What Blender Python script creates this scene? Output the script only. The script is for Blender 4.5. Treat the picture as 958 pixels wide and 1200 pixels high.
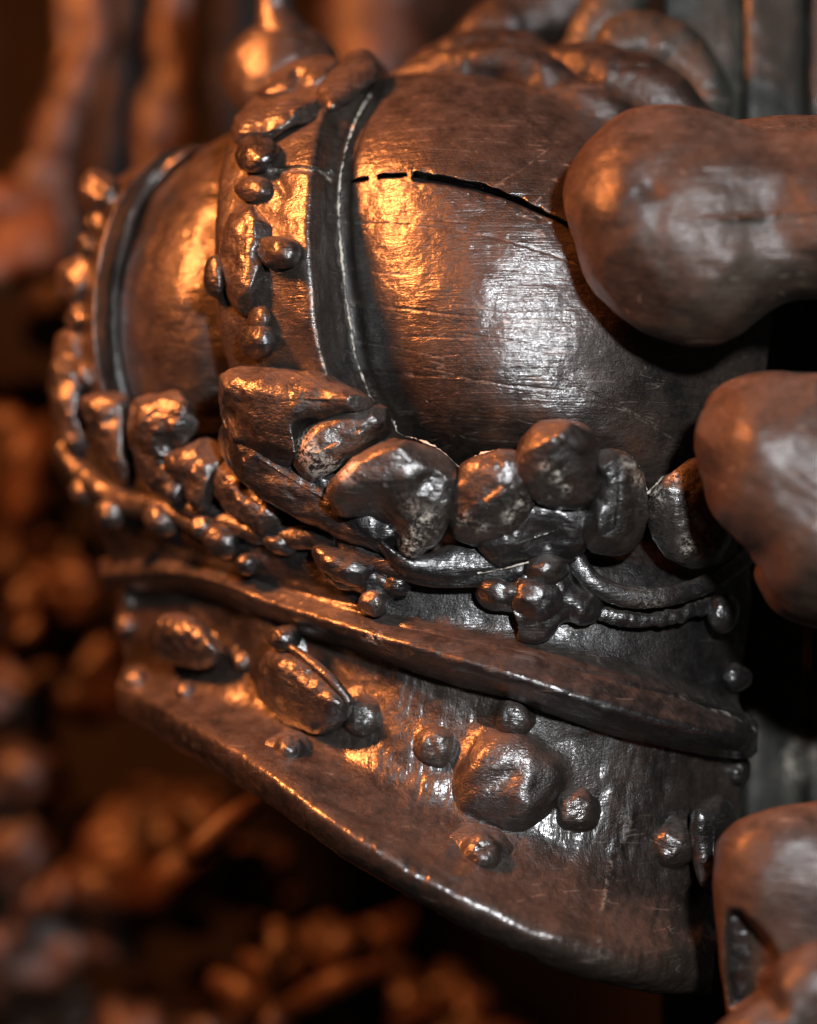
import bpy, math, random
import numpy as np
from mathutils import Vector, Matrix

random.seed(7)
rng = np.random.default_rng(11)
for o in list(bpy.data.objects):
    bpy.data.objects.remove(o)
scene = bpy.context.scene
COL = scene.collection

# ------------------------------------------------------------------ camera
S = 0.0005            # metres for one photo pixel in the plane of focus
D0 = 2400.0           # camera to plane of focus, in the same unit (1.2 m)
CZ = 1.4              # camera height
cam_d = bpy.data.cameras.new('camera')
cam = bpy.data.objects.new('camera', cam_d)
COL.objects.link(cam)
cam.location = (0, -D0 * S, CZ)
cam.rotation_euler = (math.radians(90), 0, 0)
cam_d.sensor_fit = 'VERTICAL'
cam_d.sensor_height = 24
cam_d.lens = 12.0 / (600.0 / D0)
cam_d.clip_start = 0.05
cam_d.clip_end = 50
cam_d.dof.use_dof = True
cam_d.dof.focus_distance = (D0 + 30) * S
cam_d.dof.aperture_fstop = 1.05
scene.camera = cam

# ------------------------------------------------------------------ light
world = bpy.data.worlds.new('World')
scene.world = world
world.use_nodes = True
bg = world.node_tree.nodes['Background']
bg.inputs[0].default_value = (0.75, 0.62, 0.55, 1)
bg.inputs[1].default_value = 0.015


def area(name, loc, target, size, power, color):
    l = bpy.data.lights.new(name, 'AREA')
    l.shape = 'DISK'
    l.size = size
    l.energy = power
    l.color = color
    o = bpy.data.objects.new(name, l)
    COL.objects.link(o)
    o.location = loc
    d = Vector(target) - Vector(loc)
    o.rotation_euler = d.to_track_quat('-Z', 'Y').to_euler()
    return o


# flash just above and to the right of the lens; warm gallery lamps high on the left
area('flash_lamp', (0.21, -1.16, CZ + 0.27), (0, 0, CZ), 0.07, 27.0, (0.95, 0.97, 1.0))
area('gallery_lamp', (-1.02, -0.42, CZ + 0.92), (-0.05, 0.05, CZ), 0.30, 98.0, (1.0, 0.27, 0.065))

vs = scene.view_settings
vs.view_transform = 'Standard'
vs.look = 'None'
vs.exposure = 0.0
vs.gamma = 1.0
vs.use_curve_mapping = False
scene.render.engine = 'CYCLES'


# ------------------------------------------------------------------ helpers
TURN = 0.0


def P(u, v, d):
    """photo direction (u, v) at depth d (pixels nearer than the focus plane) to a place in metres"""
    u = np.asarray(u, float); v = np.asarray(v, float); d = np.asarray(d, float)
    d = d - TURN * np.clip((u - 590.0) / 270.0, 0, 1.6) ** 2     # the crown's round body turns away on its right
    k = (D0 - d) / D0 * S
    return np.stack([(u - 479.0) * k, -d * S, CZ - (v - 600.0) * k], -1)


def hash3(i, j, k, seed):
    n = (i * 374761393 + j * 668265263 + k * 2147483647 + seed * 144269504) & 0x7fffffff
    n = ((n ^ (n >> 13)) * 1274126177) & 0x7fffffff
    n = n ^ (n >> 16)
    return (n & 0xffff) / 32767.5 - 1.0


def vnoise(p, scale, seed=0):
    q = np.asarray(p) * scale
    i = np.floor(q).astype(np.int64)
    f = q - i
    f = f * f * (3 - 2 * f)
    out = 0
    for a in (0, 1):
        wa = f[..., 0] if a else 1 - f[..., 0]
        for b in (0, 1):
            wb = f[..., 1] if b else 1 - f[..., 1]
            for c in (0, 1):
                wc = f[..., 2] if c else 1 - f[..., 2]
                out = out + wa * wb * wc * hash3(i[..., 0] + a, i[..., 1] + b, i[..., 2] + c, seed)
    return out


def crom(pts, n, closed=False):
    """Catmull-Rom through pts (k, m), n samples"""
    pts = np.asarray(pts, float)
    k = len(pts)
    if closed:
        t = np.arange(n) * k / n
        idx = np.floor(t).astype(int)
        g = lambda a: pts[(idx + a) % k]
        p0, p1, p2, p3 = g(-1), g(0), g(1), g(2)
    else:
        ext = np.concatenate([[2 * pts[0] - pts[1]], pts, [2 * pts[-1] - pts[-2]]])
        t = np.linspace(0, k - 1, n)
        idx = np.minimum(np.floor(t).astype(int), k - 2)
        p0, p1, p2, p3 = ext[idx], ext[idx + 1], ext[idx + 2], ext[idx + 3]
    f = (t - idx).reshape((-1,) + (1,) * (pts.ndim - 1))
    return 0.5 * ((2 * p1) + (-p0 + p2) * f + (2 * p0 - 5 * p1 + 4 * p2 - p3) * f * f + (-p0 + 3 * p1 - 3 * p2 + p3) * f ** 3)


def grid_uv(rows, nr, nc):
    """rows: control rows of (u, v, d) -> dense (nr, nc, 3)"""
    a = np.array([crom(r, nc) for r in rows])
    return crom(a, nr)


def normals(p, close_c=False):
    if close_c:
        dc = np.roll(p, -1, 1) - np.roll(p, 1, 1)
    else:
        dc = np.gradient(p, axis=1)
    dr = np.gradient(p, axis=0)
    n = np.cross(dc, dr)
    l = np.linalg.norm(n, axis=-1, keepdims=True)
    return n / np.maximum(l, 1e-12)


def seg_dist(u, v, line):
    """distance of (u, v) to a polyline, and the place along it (0..1)"""
    line = np.asarray(line, float)
    best = np.full(np.shape(u), 1e9)
    along = np.zeros(np.shape(u))
    for i in range(len(line) - 1):
        a, b = line[i, :2], line[i + 1, :2]
        ab = b - a
        t = np.clip(((u - a[0]) * ab[0] + (v - a[1]) * ab[1]) / max(ab @ ab, 1e-9), 0, 1)
        d = np.hypot(u - a[0] - t * ab[0], v - a[1] - t * ab[1])
        m = d < best
        best = np.where(m, d, best)
        along = np.where(m, (i + t) / (len(line) - 1), along)
    return best, along


def link(name, me, mat, parent=None):
    o = bpy.data.objects.new(name, me)
    COL.objects.link(o)
    if mat is not None:
        me.materials.append(mat)
    if parent is not None:
        o.parent = parent
    return o


def mesh(name, verts, faces, mat, parent=None, residue=None):
    me = bpy.data.meshes.new(name)
    me.from_pydata([tuple(x) for x in verts], [], faces)
    me.polygons.foreach_set('use_smooth', [True] * len(me.polygons))
    if residue is not None:
        at = me.attributes.new('residue', 'FLOAT', 'POINT')
        at.data.foreach_set('value', np.asarray(residue, np.float32))
    me.update()
    return link(name, me, mat, parent)


def grid_faces(nr, nc, close_c=False, flip=False):
    r = np.arange(nr - 1)[:, None]
    c = np.arange(nc if close_c else nc - 1)[None, :]
    c2 = (c + 1) % nc
    a = r * nc + c; b = r * nc + c2; e = (r + 1) * nc + c2; f = (r + 1) * nc + c
    q = np.stack([a, f, e, b] if not flip else [a, b, e, f], -1).reshape(-1, 4)
    return q.tolist()


def rough_up(p, n, amp, scale, seed, octaves=3):
    for o in range(octaves):
        p = p + n * (vnoise(p, scale * 2.1 ** o, seed + o) * amp / 1.9 ** o)[..., None]
    return p


def surface(name, rows, nr, nc, mat, parent, amp=0.0006, scale=60, seed=1, dent=None, residue=None, thick=0.0):
    g = grid_uv(rows, nr, nc)
    if dent is not None:
        g = g.copy()
        g[..., 2] += dent(g[..., 0], g[..., 1])
    p = P(g[..., 0], g[..., 1], g[..., 2])
    n = normals(p)
    p = rough_up(p, n, amp, scale, seed)
    res = residue(g[..., 0], g[..., 1]).reshape(-1) if residue is not None else None
    o = mesh(name, p.reshape(-1, 3), grid_faces(nr, nc), mat, parent, res)
    if thick:
        m = o.modifiers.new('thickness', 'SOLIDIFY')
        m.thickness = thick
        m.offset = 1.0 if False else -1.0
    return o, dict(g=g, p=p, n=normals(p))


def on(surf, u, v):
    g = surf['g']
    front = surf['n'][..., 1] < 0.25 if surf['n'][..., 1].mean() < 0 else surf['n'][..., 1] > -0.25
    dist = np.hypot(g[..., 0] - u, g[..., 1] - v) + np.where(front, 0, 200)
    i = np.unravel_index(np.argmin(dist), dist.shape)
    n = surf['n'][i]
    if n[1] > 0:
        n = -n
    return surf['p'][i], n


def inflate(name, outline, skel, d, h, hb, mat, parent=None, tilt=(0, 0), n=96, k=20, power=1.0,
            amp=0.0007, scale=70, seed=3, dents=(), smooth=3, residue=None, pit=None, facets=0, bite=0.05):
    """closed carved lobe: an outline with its own depth, swelling h in front and hb behind the rim"""
    ol = crom(outline, n, closed=True)
    sk = np.asarray(skel, float)
    if len(sk) == 1:
        near = np.repeat(sk[:, :2], n, 0)
    else:
        dense = crom(sk[:, :2], 60) if len(sk) > 2 else np.linspace(sk[0, :2], sk[1, :2], 60)
        dd = np.linalg.norm(ol[:, None] - dense[None], axis=-1)
        near = dense[np.argmin(dd, 1)]
        for _ in range(6):
            near = (np.roll(near, 1, 0) + near * 2 + np.roll(near, -1, 0)) / 4
    rings = []
    cen = ol.mean(0)
    for side, hh in ((-1, hb), (1, h)):
        ang = np.linspace(0, math.pi / 2 if len(sk) == 1 else 1.46, k)
        if side == -1:
            ang = ang[::-1]
        else:
            ang = ang[1:]
        for a in ang:
            t = 1 - math.cos(a)          # 0 at the rim, 1 at the skeleton
            z = math.sin(a) ** power
            q = ol * (1 - t) + near * t
            base = d + tilt[0] * (q[:, 0] - cen[0]) + tilt[1] * (q[:, 1] - cen[1])
            rings.append(np.concatenate([q, (base + side * hh * z)[:, None]], 1))
    g = np.array(rings)
    for _ in range(smooth):
        m = (np.roll(g, 1, 1) + np.roll(g, -1, 1)) / 2
        up = np.concatenate([g[:1], g[:-1]]); dn = np.concatenate([g[1:], g[-1:]])
        inner = g * 0.5 + m * 0.25 + (up + dn) * 0.125
        keep = np.zeros(len(g), bool); keep[k - 2:k + 1] = True
        g = np.where(keep[:, None, None], g, inner)
    if len(sk) > 1:                 # close both sides onto the exact skeleton line
        caps = []
        for ring, hh in ((g[0], -hb), (g[-1], h)):
            best = np.full(n, 1e9); q = np.zeros((n, 2))
            for a_, b_ in zip(dense[:-1], dense[1:]):
                ab = b_ - a_
                tt = np.clip(((ring[:, :2] - a_) @ ab) / max(ab @ ab, 1e-9), 0, 1)
                c_ = a_ + tt[:, None] * ab
                e_ = np.linalg.norm(ring[:, :2] - c_, axis=1)
                m_ = e_ < best
                best = np.where(m_, e_, best); q[m_] = c_[m_]
            base = d + tilt[0] * (q[:, 0] - cen[0]) + tilt[1] * (q[:, 1] - cen[1])
            caps.append(np.concatenate([q, (base + hh)[:, None]], 1))
        g = np.concatenate([caps[0][None], g, caps[1][None]])
        front = np.arange(len(g)) >= k
    else:
        front = np.arange(len(g)) >= k - 1
    for (du, dv, r, dep) in dents:
        w = np.exp(-(((g[..., 0] - du) ** 2 + (g[..., 1] - dv) ** 2) / r ** 2))
        g[..., 2] -= w * dep * front[:, None]
    if pit is not None:
        poly, dep, soft = pit
        pc = np.vstack([poly, poly[:1]])
        dd_, _ = seg_dist(g[..., 0], g[..., 1], pc)
        ins = np.zeros(g.shape[:2], bool)
        for (x0, y0), (x1, y1) in zip(pc[:-1], pc[1:]):
            c_ = ((y0 > g[..., 1]) != (y1 > g[..., 1])) & (g[..., 0] < (x1 - x0) * (g[..., 1] - y0) / (y1 - y0 + 1e-9) + x0)
            ins ^= c_
        g[..., 2] -= np.where(ins & front[:, None], dep * np.clip(dd_ / soft, 0, 1), 0)
    # the poles
    g[0] = g[0].mean(0) if len(sk) == 1 else g[0]
    g[-1] = g[-1].mean(0) if len(sk) == 1 else g[-1]
    p = P(g[..., 0], g[..., 1], g[..., 2])
    nn = normals(p, True)
    ok = np.isfinite(nn).all(-1, keepdims=True)
    nn = np.where(ok, nn, 0)
    nn[0] = (0, -1, 0); nn[-1] = (0, 1, 0)       # same shift for points that meet on the skeleton line
    if nn[k + 3, :, 1].mean() < 0:
        nn[0] = (0, 1, 0); nn[-1] = (0, -1, 0)
    p2 = rough_up(p, nn, amp, scale, seed)
    p = p2
    if facets:                      # flat faces left by the carver's chisel
        fr = random.Random(seed * 7 + 1)
        c0 = p.reshape(-1, 3).mean(0)
        for _ in range(facets):
            nd = Vector((fr.gauss(0, 0.75), -abs(fr.gauss(0.75, 0.35)), fr.gauss(0, 0.75))).normalized()
            nd = np.array(nd)
            dt = (p - c0) @ nd
            lim = np.quantile(dt, 1 - bite * fr.uniform(0.5, 1.8))
            over = np.clip(dt - lim, 0, None)
            p = p - nd * (over * 0.85)[..., None]
        p = rough_up(p, nn, 0.00035, 220, seed + 3, 2)
    res = residue(g[..., 0], g[..., 1]).reshape(-1) if residue is not None else None
    faces = grid_faces(len(g), n, True)
    if len(sk) > 1:
        faces.append(list(range(n)))
        b0 = (len(g) - 1) * n
        faces.append(list(range(b0 + n - 1, b0 - 1, -1)))
    o = mesh(name, p.reshape(-1, 3), faces, mat, parent, res)
    if len(sk) > 1 and residue is None:
        m = o.modifiers.new('even_skin', 'REMESH')
        m.mode = 'VOXEL'
        ext = np.ptp(p.reshape(-1, 3), axis=0).max()
        m.voxel_size = max(0.0006, ext / 170)
        m.use_smooth_shade = True
        m = o.modifiers.new('soften', 'SMOOTH')
        m.factor = 0.5
        m.iterations = 4 if ext < 0.12 else 18
    else:
        m = o.modifiers.new('weld', 'WELD')
        m.merge_threshold = 0.00015
    return o, dict(g=g, p=p, n=-normals(p, True))


def tube(name, path, mat, parent=None, n=120, k=28, amp=0.0005, scale=80, seed=5, flat=1.0, residue=None, taper_ends=True):
    """path: rows of (u, v, d, radius in px); a round moulding with rounded ends"""
    q = crom(path, n)
    c = P(q[:, 0], q[:, 1], q[:, 2])
    r = q[:, 3] * S * (D0 - q[:, 2]) / D0
    if taper_ends:
        s = np.linspace(0, 1, n)
        L = np.linalg.norm(np.diff(c, axis=0), axis=1).sum()
        e = np.minimum(s, 1 - s) * L / np.maximum(r, 1e-6)
        r = r * np.sqrt(np.clip(1 - (1 - np.clip(e, 0, 1)) ** 2, 0.0004, 1))
    t = np.gradient(c, axis=0)
    t /= np.linalg.norm(t, axis=1, keepdims=True)
    view = np.array([0, -1.0, 0])
    side = np.cross(t, view); side /= np.maximum(np.linalg.norm(side, axis=1, keepdims=True), 1e-9)
    nrm = np.cross(side, t)
    a = np.arange(k) / k * 2 * math.pi
    p = c[:, None] + r[:, None, None] * (np.cos(a)[None, :, None] * side[:, None] + flat * np.sin(a)[None, :, None] * nrm[:, None])
    rad = p - c[:, None]
    rad /= np.maximum(np.linalg.norm(rad, axis=-1, keepdims=True), 1e-9)
    p = rough_up(p, rad, amp, scale, seed)
    uu = np.repeat(q[:, :1], k, 1); vv = np.repeat(q[:, 1:2], k, 1)
    res = residue(uu, vv).reshape(-1) if residue is not None else None
    faces = grid_faces(n, k, True)
    faces.append(list(range(k)))
    faces.append(list(range((n - 1) * k + k - 1, (n - 1) * k - 1, -1)))
    return mesh(name, p.reshape(-1, 3), faces, mat, parent, res)


def stud(name, pos, nrm, r, mat, parent=None, height=1.0, sx=1.0, rot=0.0, seed=1, amp=0.075, sink=0.25, n=48):
    """carved half-round stud with a soft foot, r in px"""
    prof = [(1.75, -0.16), (1.42, 0.0), (1.18, 0.10), (1.03, 0.24), (0.97, 0.40), (0.90, 0.58), (0.78, 0.74), (0.62, 0.87), (0.42, 0.95), (0.2, 0.99), (0.02, 1.0)]
    prof = crom(prof, 26)
    R = r * S
    nrm = Vector(nrm).normalized()
    q = nrm.to_track_quat('Z', 'Y').to_matrix() @ Matrix.Rotation(rot, 3, 'Z')
    a = np.arange(n) / n * 2 * math.pi
    x = prof[:, 0][:, None] * np.cos(a)[None] * sx
    y = prof[:, 0][:, None] * np.sin(a)[None]
    z = np.repeat((prof[:, 1] * height - sink * 0.3)[:, None], n, 1)
    p = np.stack([x, y, z], -1)
    rad = p / np.maximum(np.linalg.norm(p, axis=-1, keepdims=True), 1e-6)
    p = p + rad * (vnoise(p + seed * 3.7, 1.6, seed) * amp * 1.6 + vnoise(p + seed * 1.3, 4.0, seed + 5) * amp * 0.6)[..., None]
    M = np.array(q)
    w = np.asarray(pos) + (p * R) @ M.T
    faces = grid_faces(len(prof), n, True, flip=True)
    faces.append(list(range((len(prof) - 1) * n, len(prof) * n)))
    return mesh(name, w.reshape(-1, 3), faces, mat, parent)


def thing(name, label, cat, loc=(0, 0, 0), group=None):
    o = bpy.data.objects.new(name, None)
    COL.objects.link(o)
    o.empty_display_size = 0.02
    o.location = loc
    tag(o, label, cat, group)
    return o


def tag(o, label, cat, group=None):
    o['label'] = label
    o['category'] = cat
    if group:
        o['group'] = group


# ------------------------------------------------------------------ materials
def wood(name, dark=(0.0050, 0.0046, 0.0044), brown=(0.026, 0.0185, 0.014), brown_amt=0.5, dust=0.5, rough=(0.32, 0.55),
         grain=(6, 60, 90), bump=0.35, spark=0.5, dustcol=(0.078, 0.062, 0.052), rot=(0, 0, 0), scratch=0.5, coat=1.0, crough=0.20, streak=0.35, spec=0.4):
    m = bpy.data.materials.new(name)
    m.use_nodes = True
    nt = m.node_tree
    N = nt.nodes
    for x in list(N):
        N.remove(x)
    L = nt.links.new

    def node(t, **kw):
        x = N.new(t)
        for a, b in kw.items():
            setattr(x, a, b)
        return x

    def math_(op, a, b=None, c=None, clamp=False):
        x = node('ShaderNodeMath', operation=op, use_clamp=clamp)
        for i, s in enumerate((a, b, c)):
            if s is None:
                continue
            if isinstance(s, (int, float)):
                x.inputs[i].default_value = s
            else:
                L(s, x.inputs[i])
        return x.outputs[0]

    def noise(vec, scale, detail=4, rough_=0.55, dist=0.0):
        x = node('ShaderNodeTexNoise')
        x.inputs['Scale'].default_value = scale
        x.inputs['Detail'].default_value = detail
        x.inputs['Roughness'].default_value = rough_
        x.inputs['Distortion'].default_value = dist
        L(vec, x.inputs['Vector'])
        return x.outputs['Fac']

    def sstep(val, a, b):
        x = node('ShaderNodeMapRange', interpolation_type='SMOOTHSTEP')
        x.inputs['From Min'].default_value = a
        x.inputs['From Max'].default_value = b
        L(val, x.inputs['Value'])
        return x.outputs['Result']

    def mixc(f, a, b, blend='MIX'):
        x = node('ShaderNodeMix', data_type='RGBA', blend_type=blend)
        if isinstance(f, (int, float)):
            x.inputs['Factor'].default_value = f
        else:
            L(f, x.inputs['Factor'])
        for i, s in ((6, a), (7, b)):
            if isinstance(s, tuple):
                x.inputs[i].default_value = s + (1,)
            else:
                L(s, x.inputs[i])
        return x.outputs[2]

    geo = node('ShaderNodeNewGeometry')
    pos = geo.outputs['Position']
    mp = node('ShaderNodeMapping')
    mp.inputs['Scale'].default_value = grain
    mp.inputs['Rotation'].default_value = rot
    L(pos, mp.inputs['Vector'])
    gvec = mp.outputs[0]
    g1 = noise(gvec, 3.0, 3, 0.62, 0.6)          # long wood grain
    g2 = noise(gvec, 14.0, 3, 0.6)
    patch = noise(pos, 16.0, 3, 0.6, 0.4)        # worn and tarred patches
    patch2 = noise(pos, 70.0, 3, 0.65)
    fine = noise(pos, 900.0, 2, 0.6)
    mid = noise(pos, 320.0, 3, 0.65)
    # colour
    wear = math_('ADD', math_('MULTIPLY', patch, 0.75), math_('ADD', math_('MULTIPLY', patch2, 0.2), math_('MULTIPLY', g1, 0.45)))
    c0 = 0.98 - brown_amt * 0.62
    wfac = sstep(wear, c0 - 0.16, c0 + 0.16)
    col = mixc(wfac, dark, brown)
    col = mixc(math_('MULTIPLY', sstep(g1, 0.45, 0.75), 0.5), col, (dark[0] * 0.7, dark[1] * 0.7, dark[2] * 0.7))
    col = mixc(math_('MULTIPLY', sstep(g2, 0.55, 0.72), streak), col, (brown[0] * 1.5, brown[1] * 1.45, brown[2] * 1.4))
    col = mixc(math_('MULTIPLY', sstep(fine, 0.42, 0.62), 0.45), col, (dark[0] * 0.6, dark[1] * 0.6, dark[2] * 0.6))
    # settled dust on what faces up
    sep = node('ShaderNodeSeparateXYZ')
    L(geo.outputs['Normal'], sep.inputs[0])
    up = sstep(sep.outputs['Z'], 0.4, 1.0)
    dfac = math_('MULTIPLY', up, math_('MULTIPLY', sstep(math_('ADD', patch2, math_('MULTIPLY', mid, 0.4)), 0.2, 1.0), dust), clamp=True)
    dspeck = math_('MULTIPLY', sstep(fine, 0.66, 0.78), dust * 0.35)
    dfac = math_('MAXIMUM', dfac, math_('MULTIPLY', dspeck, sstep(mid, 0.4, 0.7)))
    col = mixc(dfac, col, dustcol)
    # hairline scratches
    scr = None
    for k_, (rz, sc) in enumerate((((0.0, 0.18, 0.0), 26.0), ((0.0, 0.9, 0.2), 17.0))):
        mq = node('ShaderNodeMapping')
        mq.inputs['Rotation'].default_value = rz
        mq.inputs['Scale'].default_value = (0.10, 0.5, 3.4)
        mq.inputs['Location'].default_value = (k_ * 3.1, k_, 0.7 * k_)
        L(pos, mq.inputs['Vector'])
        ns = noise(mq.outputs[0], sc, 1.0, 0.4, 0.0)
        line = math_('SUBTRACT', 1.0, sstep(math_('ABSOLUTE', math_('SUBTRACT', ns, 0.5 + 0.03 * k_)), 0.0, 0.0045))
        line = math_('MULTIPLY', line, sstep(patch2, 0.50 - 0.02 * k_, 0.62))
        scr = line if scr is None else math_('MAXIMUM', scr, line)
    sfac = math_('MULTIPLY', scr, scratch * 0.8)
    col = mixc(math_('MULTIPLY', sfac, 0.55), col, (0.20, 0.16, 0.13))
    # pale wax caught in grooves and on old scars
    at = node('ShaderNodeAttribute', attribute_name='residue')
    rfac = math_('MULTIPLY', at.outputs['Fac'], sstep(math_('ADD', math_('ADD', math_('MULTIPLY', mid, 0.6), math_('MULTIPLY', patch2, 0.5)), math_('MULTIPLY', fine, 0.4)), 0.70, 0.86), clamp=True)
    crev = sstep(geo.outputs['Pointiness'], 0.5, 0.42)
    crev = math_('MULTIPLY', math_('MULTIPLY', crev, sstep(patch2, 0.5, 0.68)), 0.5)
    rfac = math_('MAXIMUM', rfac, math_('MULTIPLY', crev, sstep(mid, 0.42, 0.62)))
    col = mixc(rfac, col, (0.48, 0.43, 0.36))
    edge = math_('MULTIPLY', sstep(geo.outputs['Pointiness'], 0.52, 0.60), sstep(mid, 0.35, 0.65))
    col = mixc(math_('MULTIPLY', edge, 0.45), col, (brown[0] * 1.7, brown[1] * 1.7, brown[2] * 1.7))
    # gloss
    rn = math_('ADD', math_('MULTIPLY', patch2, 0.5), math_('MULTIPLY', mid, 0.5))
    rr = node('ShaderNodeMapRange')
    rr.inputs['From Min'].default_value = 0.35
    rr.inputs['From Max'].default_value = 0.65
    rr.inputs['To Min'].default_value = rough[0]
    rr.inputs['To Max'].default_value = rough[1]
    L(rn, rr.inputs['Value'])
    rgh = math_('ADD', rr.outputs[0], math_('MULTIPLY', math_('MAXIMUM', dfac, rfac), 0.45), clamp=True)
    # relief
    hgt = math_('MULTIPLY', g1, 0.9)
    hgt = math_('ADD', hgt, math_('MULTIPLY', g2, 0.35))
    hgt = math_('ADD', hgt, math_('MULTIPLY', patch2, 0.9))
    b1 = node('ShaderNodeBump')
    b1.inputs['Strength'].default_value = bump
    b1.inputs['Distance'].default_value = 0.0016
    L(hgt, b1.inputs['Height'])
    h2 = math_('ADD', math_('MULTIPLY', mid, 0.7), math_('MULTIPLY', fine, 0.6))
    h2 = math_('SUBTRACT', h2, math_('MULTIPLY', sfac, 0.25))
    h2 = math_('ADD', h2, math_('MULTIPLY', rfac, 0.4))
    b2 = node('ShaderNodeBump')
    b2.inputs['Strength'].default_value = spark
    b2.inputs['Distance'].default_value = 0.0010
    L(h2, b2.inputs['Height'])
    L(b1.outputs[0], b2.inputs['Normal'])
    # the varnish film follows the larger unevenness and only part of the fine grain
    b3 = node('ShaderNodeBump')
    b3.inputs['Strength'].default_value = spark * 0.75
    b3.inputs['Distance'].default_value = 0.0011
    L(math_('ADD', math_('MULTIPLY', noise(pos, 190.0, 2, 0.5), 0.9), math_('ADD', math_('MULTIPLY', mid, 0.22), math_('SUBTRACT', math_('MULTIPLY', fine, 0.10), math_('MULTIPLY', sfac, 0.15)))), b3.inputs['Height'])
    L(b1.outputs[0], b3.inputs['Normal'])
    bs = node('ShaderNodeBsdfPrincipled')
    L(col, bs.inputs['Base Color'])
    L(rgh, bs.inputs['Roughness'])
    L(b2.outputs[0], bs.inputs['Normal'])
    bs.inputs['IOR'].default_value = 1.45
    bs.inputs['Specular IOR Level'].default_value = spec
    film = math_('MULTIPLY', math_('SUBTRACT', 1.0, math_('MULTIPLY', math_('MAXIMUM', dfac, rfac), 0.8)), coat, clamp=True)
    L(film, bs.inputs['Coat Weight'])
    cr = math_('ADD', math_('MULTIPLY', rn, 0.55), crough - 0.275, clamp=True)
    L(cr, bs.inputs['Coat Roughness'])
    L(b3.outputs[0], bs.inputs['Coat Normal'])
    out = node('ShaderNodeOutputMaterial')
    L(bs.outputs[0], out.inputs[0])
    return m


W_cap = wood('cap_wood', brown_amt=0.50, dust=0.42, grain=(5, 40, 110), rot=(0, 0.12, 0), bump=0.42, spark=0.6, scratch=0.8, streak=0.55)
W_arch = wood('arch_wood', brown_amt=0.60, dust=0.55, grain=(7, 40, 100), bump=0.5, spark=0.6, scratch=0.4)
W_black = wood('black_wood', dark=(0.0042, 0.0040, 0.0040), brown=(0.014, 0.0105, 0.009), brown_amt=0.35, dust=0.38, bump=0.4, spark=0.6, scratch=0.5)
W_leaf = wood('leaf_wood', brown_amt=0.45, dust=0.7, bump=0.5, spark=0.75, grain=(20, 60, 80), scratch=0.3)
W_skirt = wood('skirt_wood', brown_amt=0.48, dust=0.38, rough=(0.28, 0.52), bump=0.35, spark=0.6, grain=(60, 40, 10), rot=(0, 0.5, 0), scratch=0.7)
W_paw = wood('paw_wood', brown=(0.034, 0.022, 0.015), brown_amt=0.55, dust=0.7, rough=(0.4, 0.6), coat=0.26, crough=0.30, streak=0.7, spec=0.2, bump=0.45, spark=0.5, grain=(6, 40, 90), rot=(0, -0.12, 0), scratch=0.7)
W_paw2 = wood('paw_wood_streaked', brown=(0.032, 0.020, 0.0135), brown_amt=0.60, dust=0.7, rough=(0.4, 0.62), coat=0.22, crough=0.33, streak=0.9, spec=0.25, bump=0.35, spark=0.4, grain=(8, 50, 80), rot=(0, 0.5, 0), scratch=0.9)
W_plank = wood('plank_wood', rough=(0.5, 0.75), coat=0.15, dark=(0.009, 0.009, 0.007), brown=(0.022, 0.022, 0.017), brown_amt=0.5, dust=0.3, bump=0.6, spark=0.4, grain=(60, 40, 5), scratch=0.8)
W_far = wood('far_wood', rough=(0.45, 0.7), coat=0.3, crough=0.3, dark=(0.006, 0.005, 0.0045), brown=(0.050, 0.021, 0.009), brown_amt=0.45, dust=0.1, bump=0.5, spark=0.2, scratch=0.0)
W_wax = bpy.data.materials.new('old_wax')
W_wax.use_nodes = True
_b = W_wax.node_tree.nodes['Principled BSDF']
_n = W_wax.node_tree.nodes.new('ShaderNodeTexNoise')
_n.inputs['Scale'].default_value = 400
_r = W_wax.node_tree.nodes.new('ShaderNodeValToRGB')
_r.color_ramp.elements[0].position = 0.35
_r.color_ramp.elements[0].color = (0.16, 0.13, 0.10, 1)
_r.color_ramp.elements[1].position = 0.6
_r.color_ramp.elements[1].color = (0.62, 0.56, 0.47, 1)
W_wax.node_tree.links.new(_n.outputs['Fac'], _r.inputs[0])
W_wax.node_tree.links.new(_r.outputs[0], _b.inputs['Base Color'])
_b.inputs['Roughness'].default_value = 0.65

# ------------------------------------------------------------------ background
def wall_d(u):
    return -420.0 - (u - 900.0) * 0.25


back = thing('plank_wall', 'dark weathered upright planks behind the crown at the right edge', 'plank wall', P(880, 1350, -300))
back_inv = Matrix.Translation(-Vector(back.location))


def reparent(o, root):
    o.parent = root
    o.matrix_parent_inverse = Matrix.Translation(-Vector(root.location))


seams = [776, 872, 946, 1060, 1190]
for i in range(len(seams) - 1):
    a, b = seams[i] + 0.2, seams[i + 1] - 0.2
    us = np.linspace(a, b, 24); vv = np.linspace(-160, 1350, 260)
    U, V = np.meshgrid(us, vv)
    t = (U - a) / (b - a)
    prof = -14 * (np.abs(2 * t - 1) ** 8)
    d = wall_d(U) + prof + (i % 2) * 5
    top = np.stack([U, V, d], -1)
    p = P(U, V, d)
    p = rough_up(p, normals(p), 0.0012, 40, 20 + i)
    rs = np.zeros(U.shape)
    for (cu, cv, ru, rv, st) in ((942, 872, 16, 16, 1.6), (950, 830, 9, 26, 0.7), (925, 880, 6, 40, 0.6), (938, 905, 20, 8, 0.7), (884, 860, 4, 50, 0.35), (866, 60, 3, 70, 0.25)):
        rs = np.maximum(rs, st * np.exp(-(((U - cu) / ru) ** 2 + ((V - cv) / rv) ** 2)))
    o = mesh('plank', p.reshape(-1, 3), grid_faces(len(vv), len(us)), W_plank, None, rs.reshape(-1))
    m = o.modifiers.new('thickness', 'SOLIDIFY'); m.thickness = 0.03; m.offset = -1
    reparent(o, back)


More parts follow.
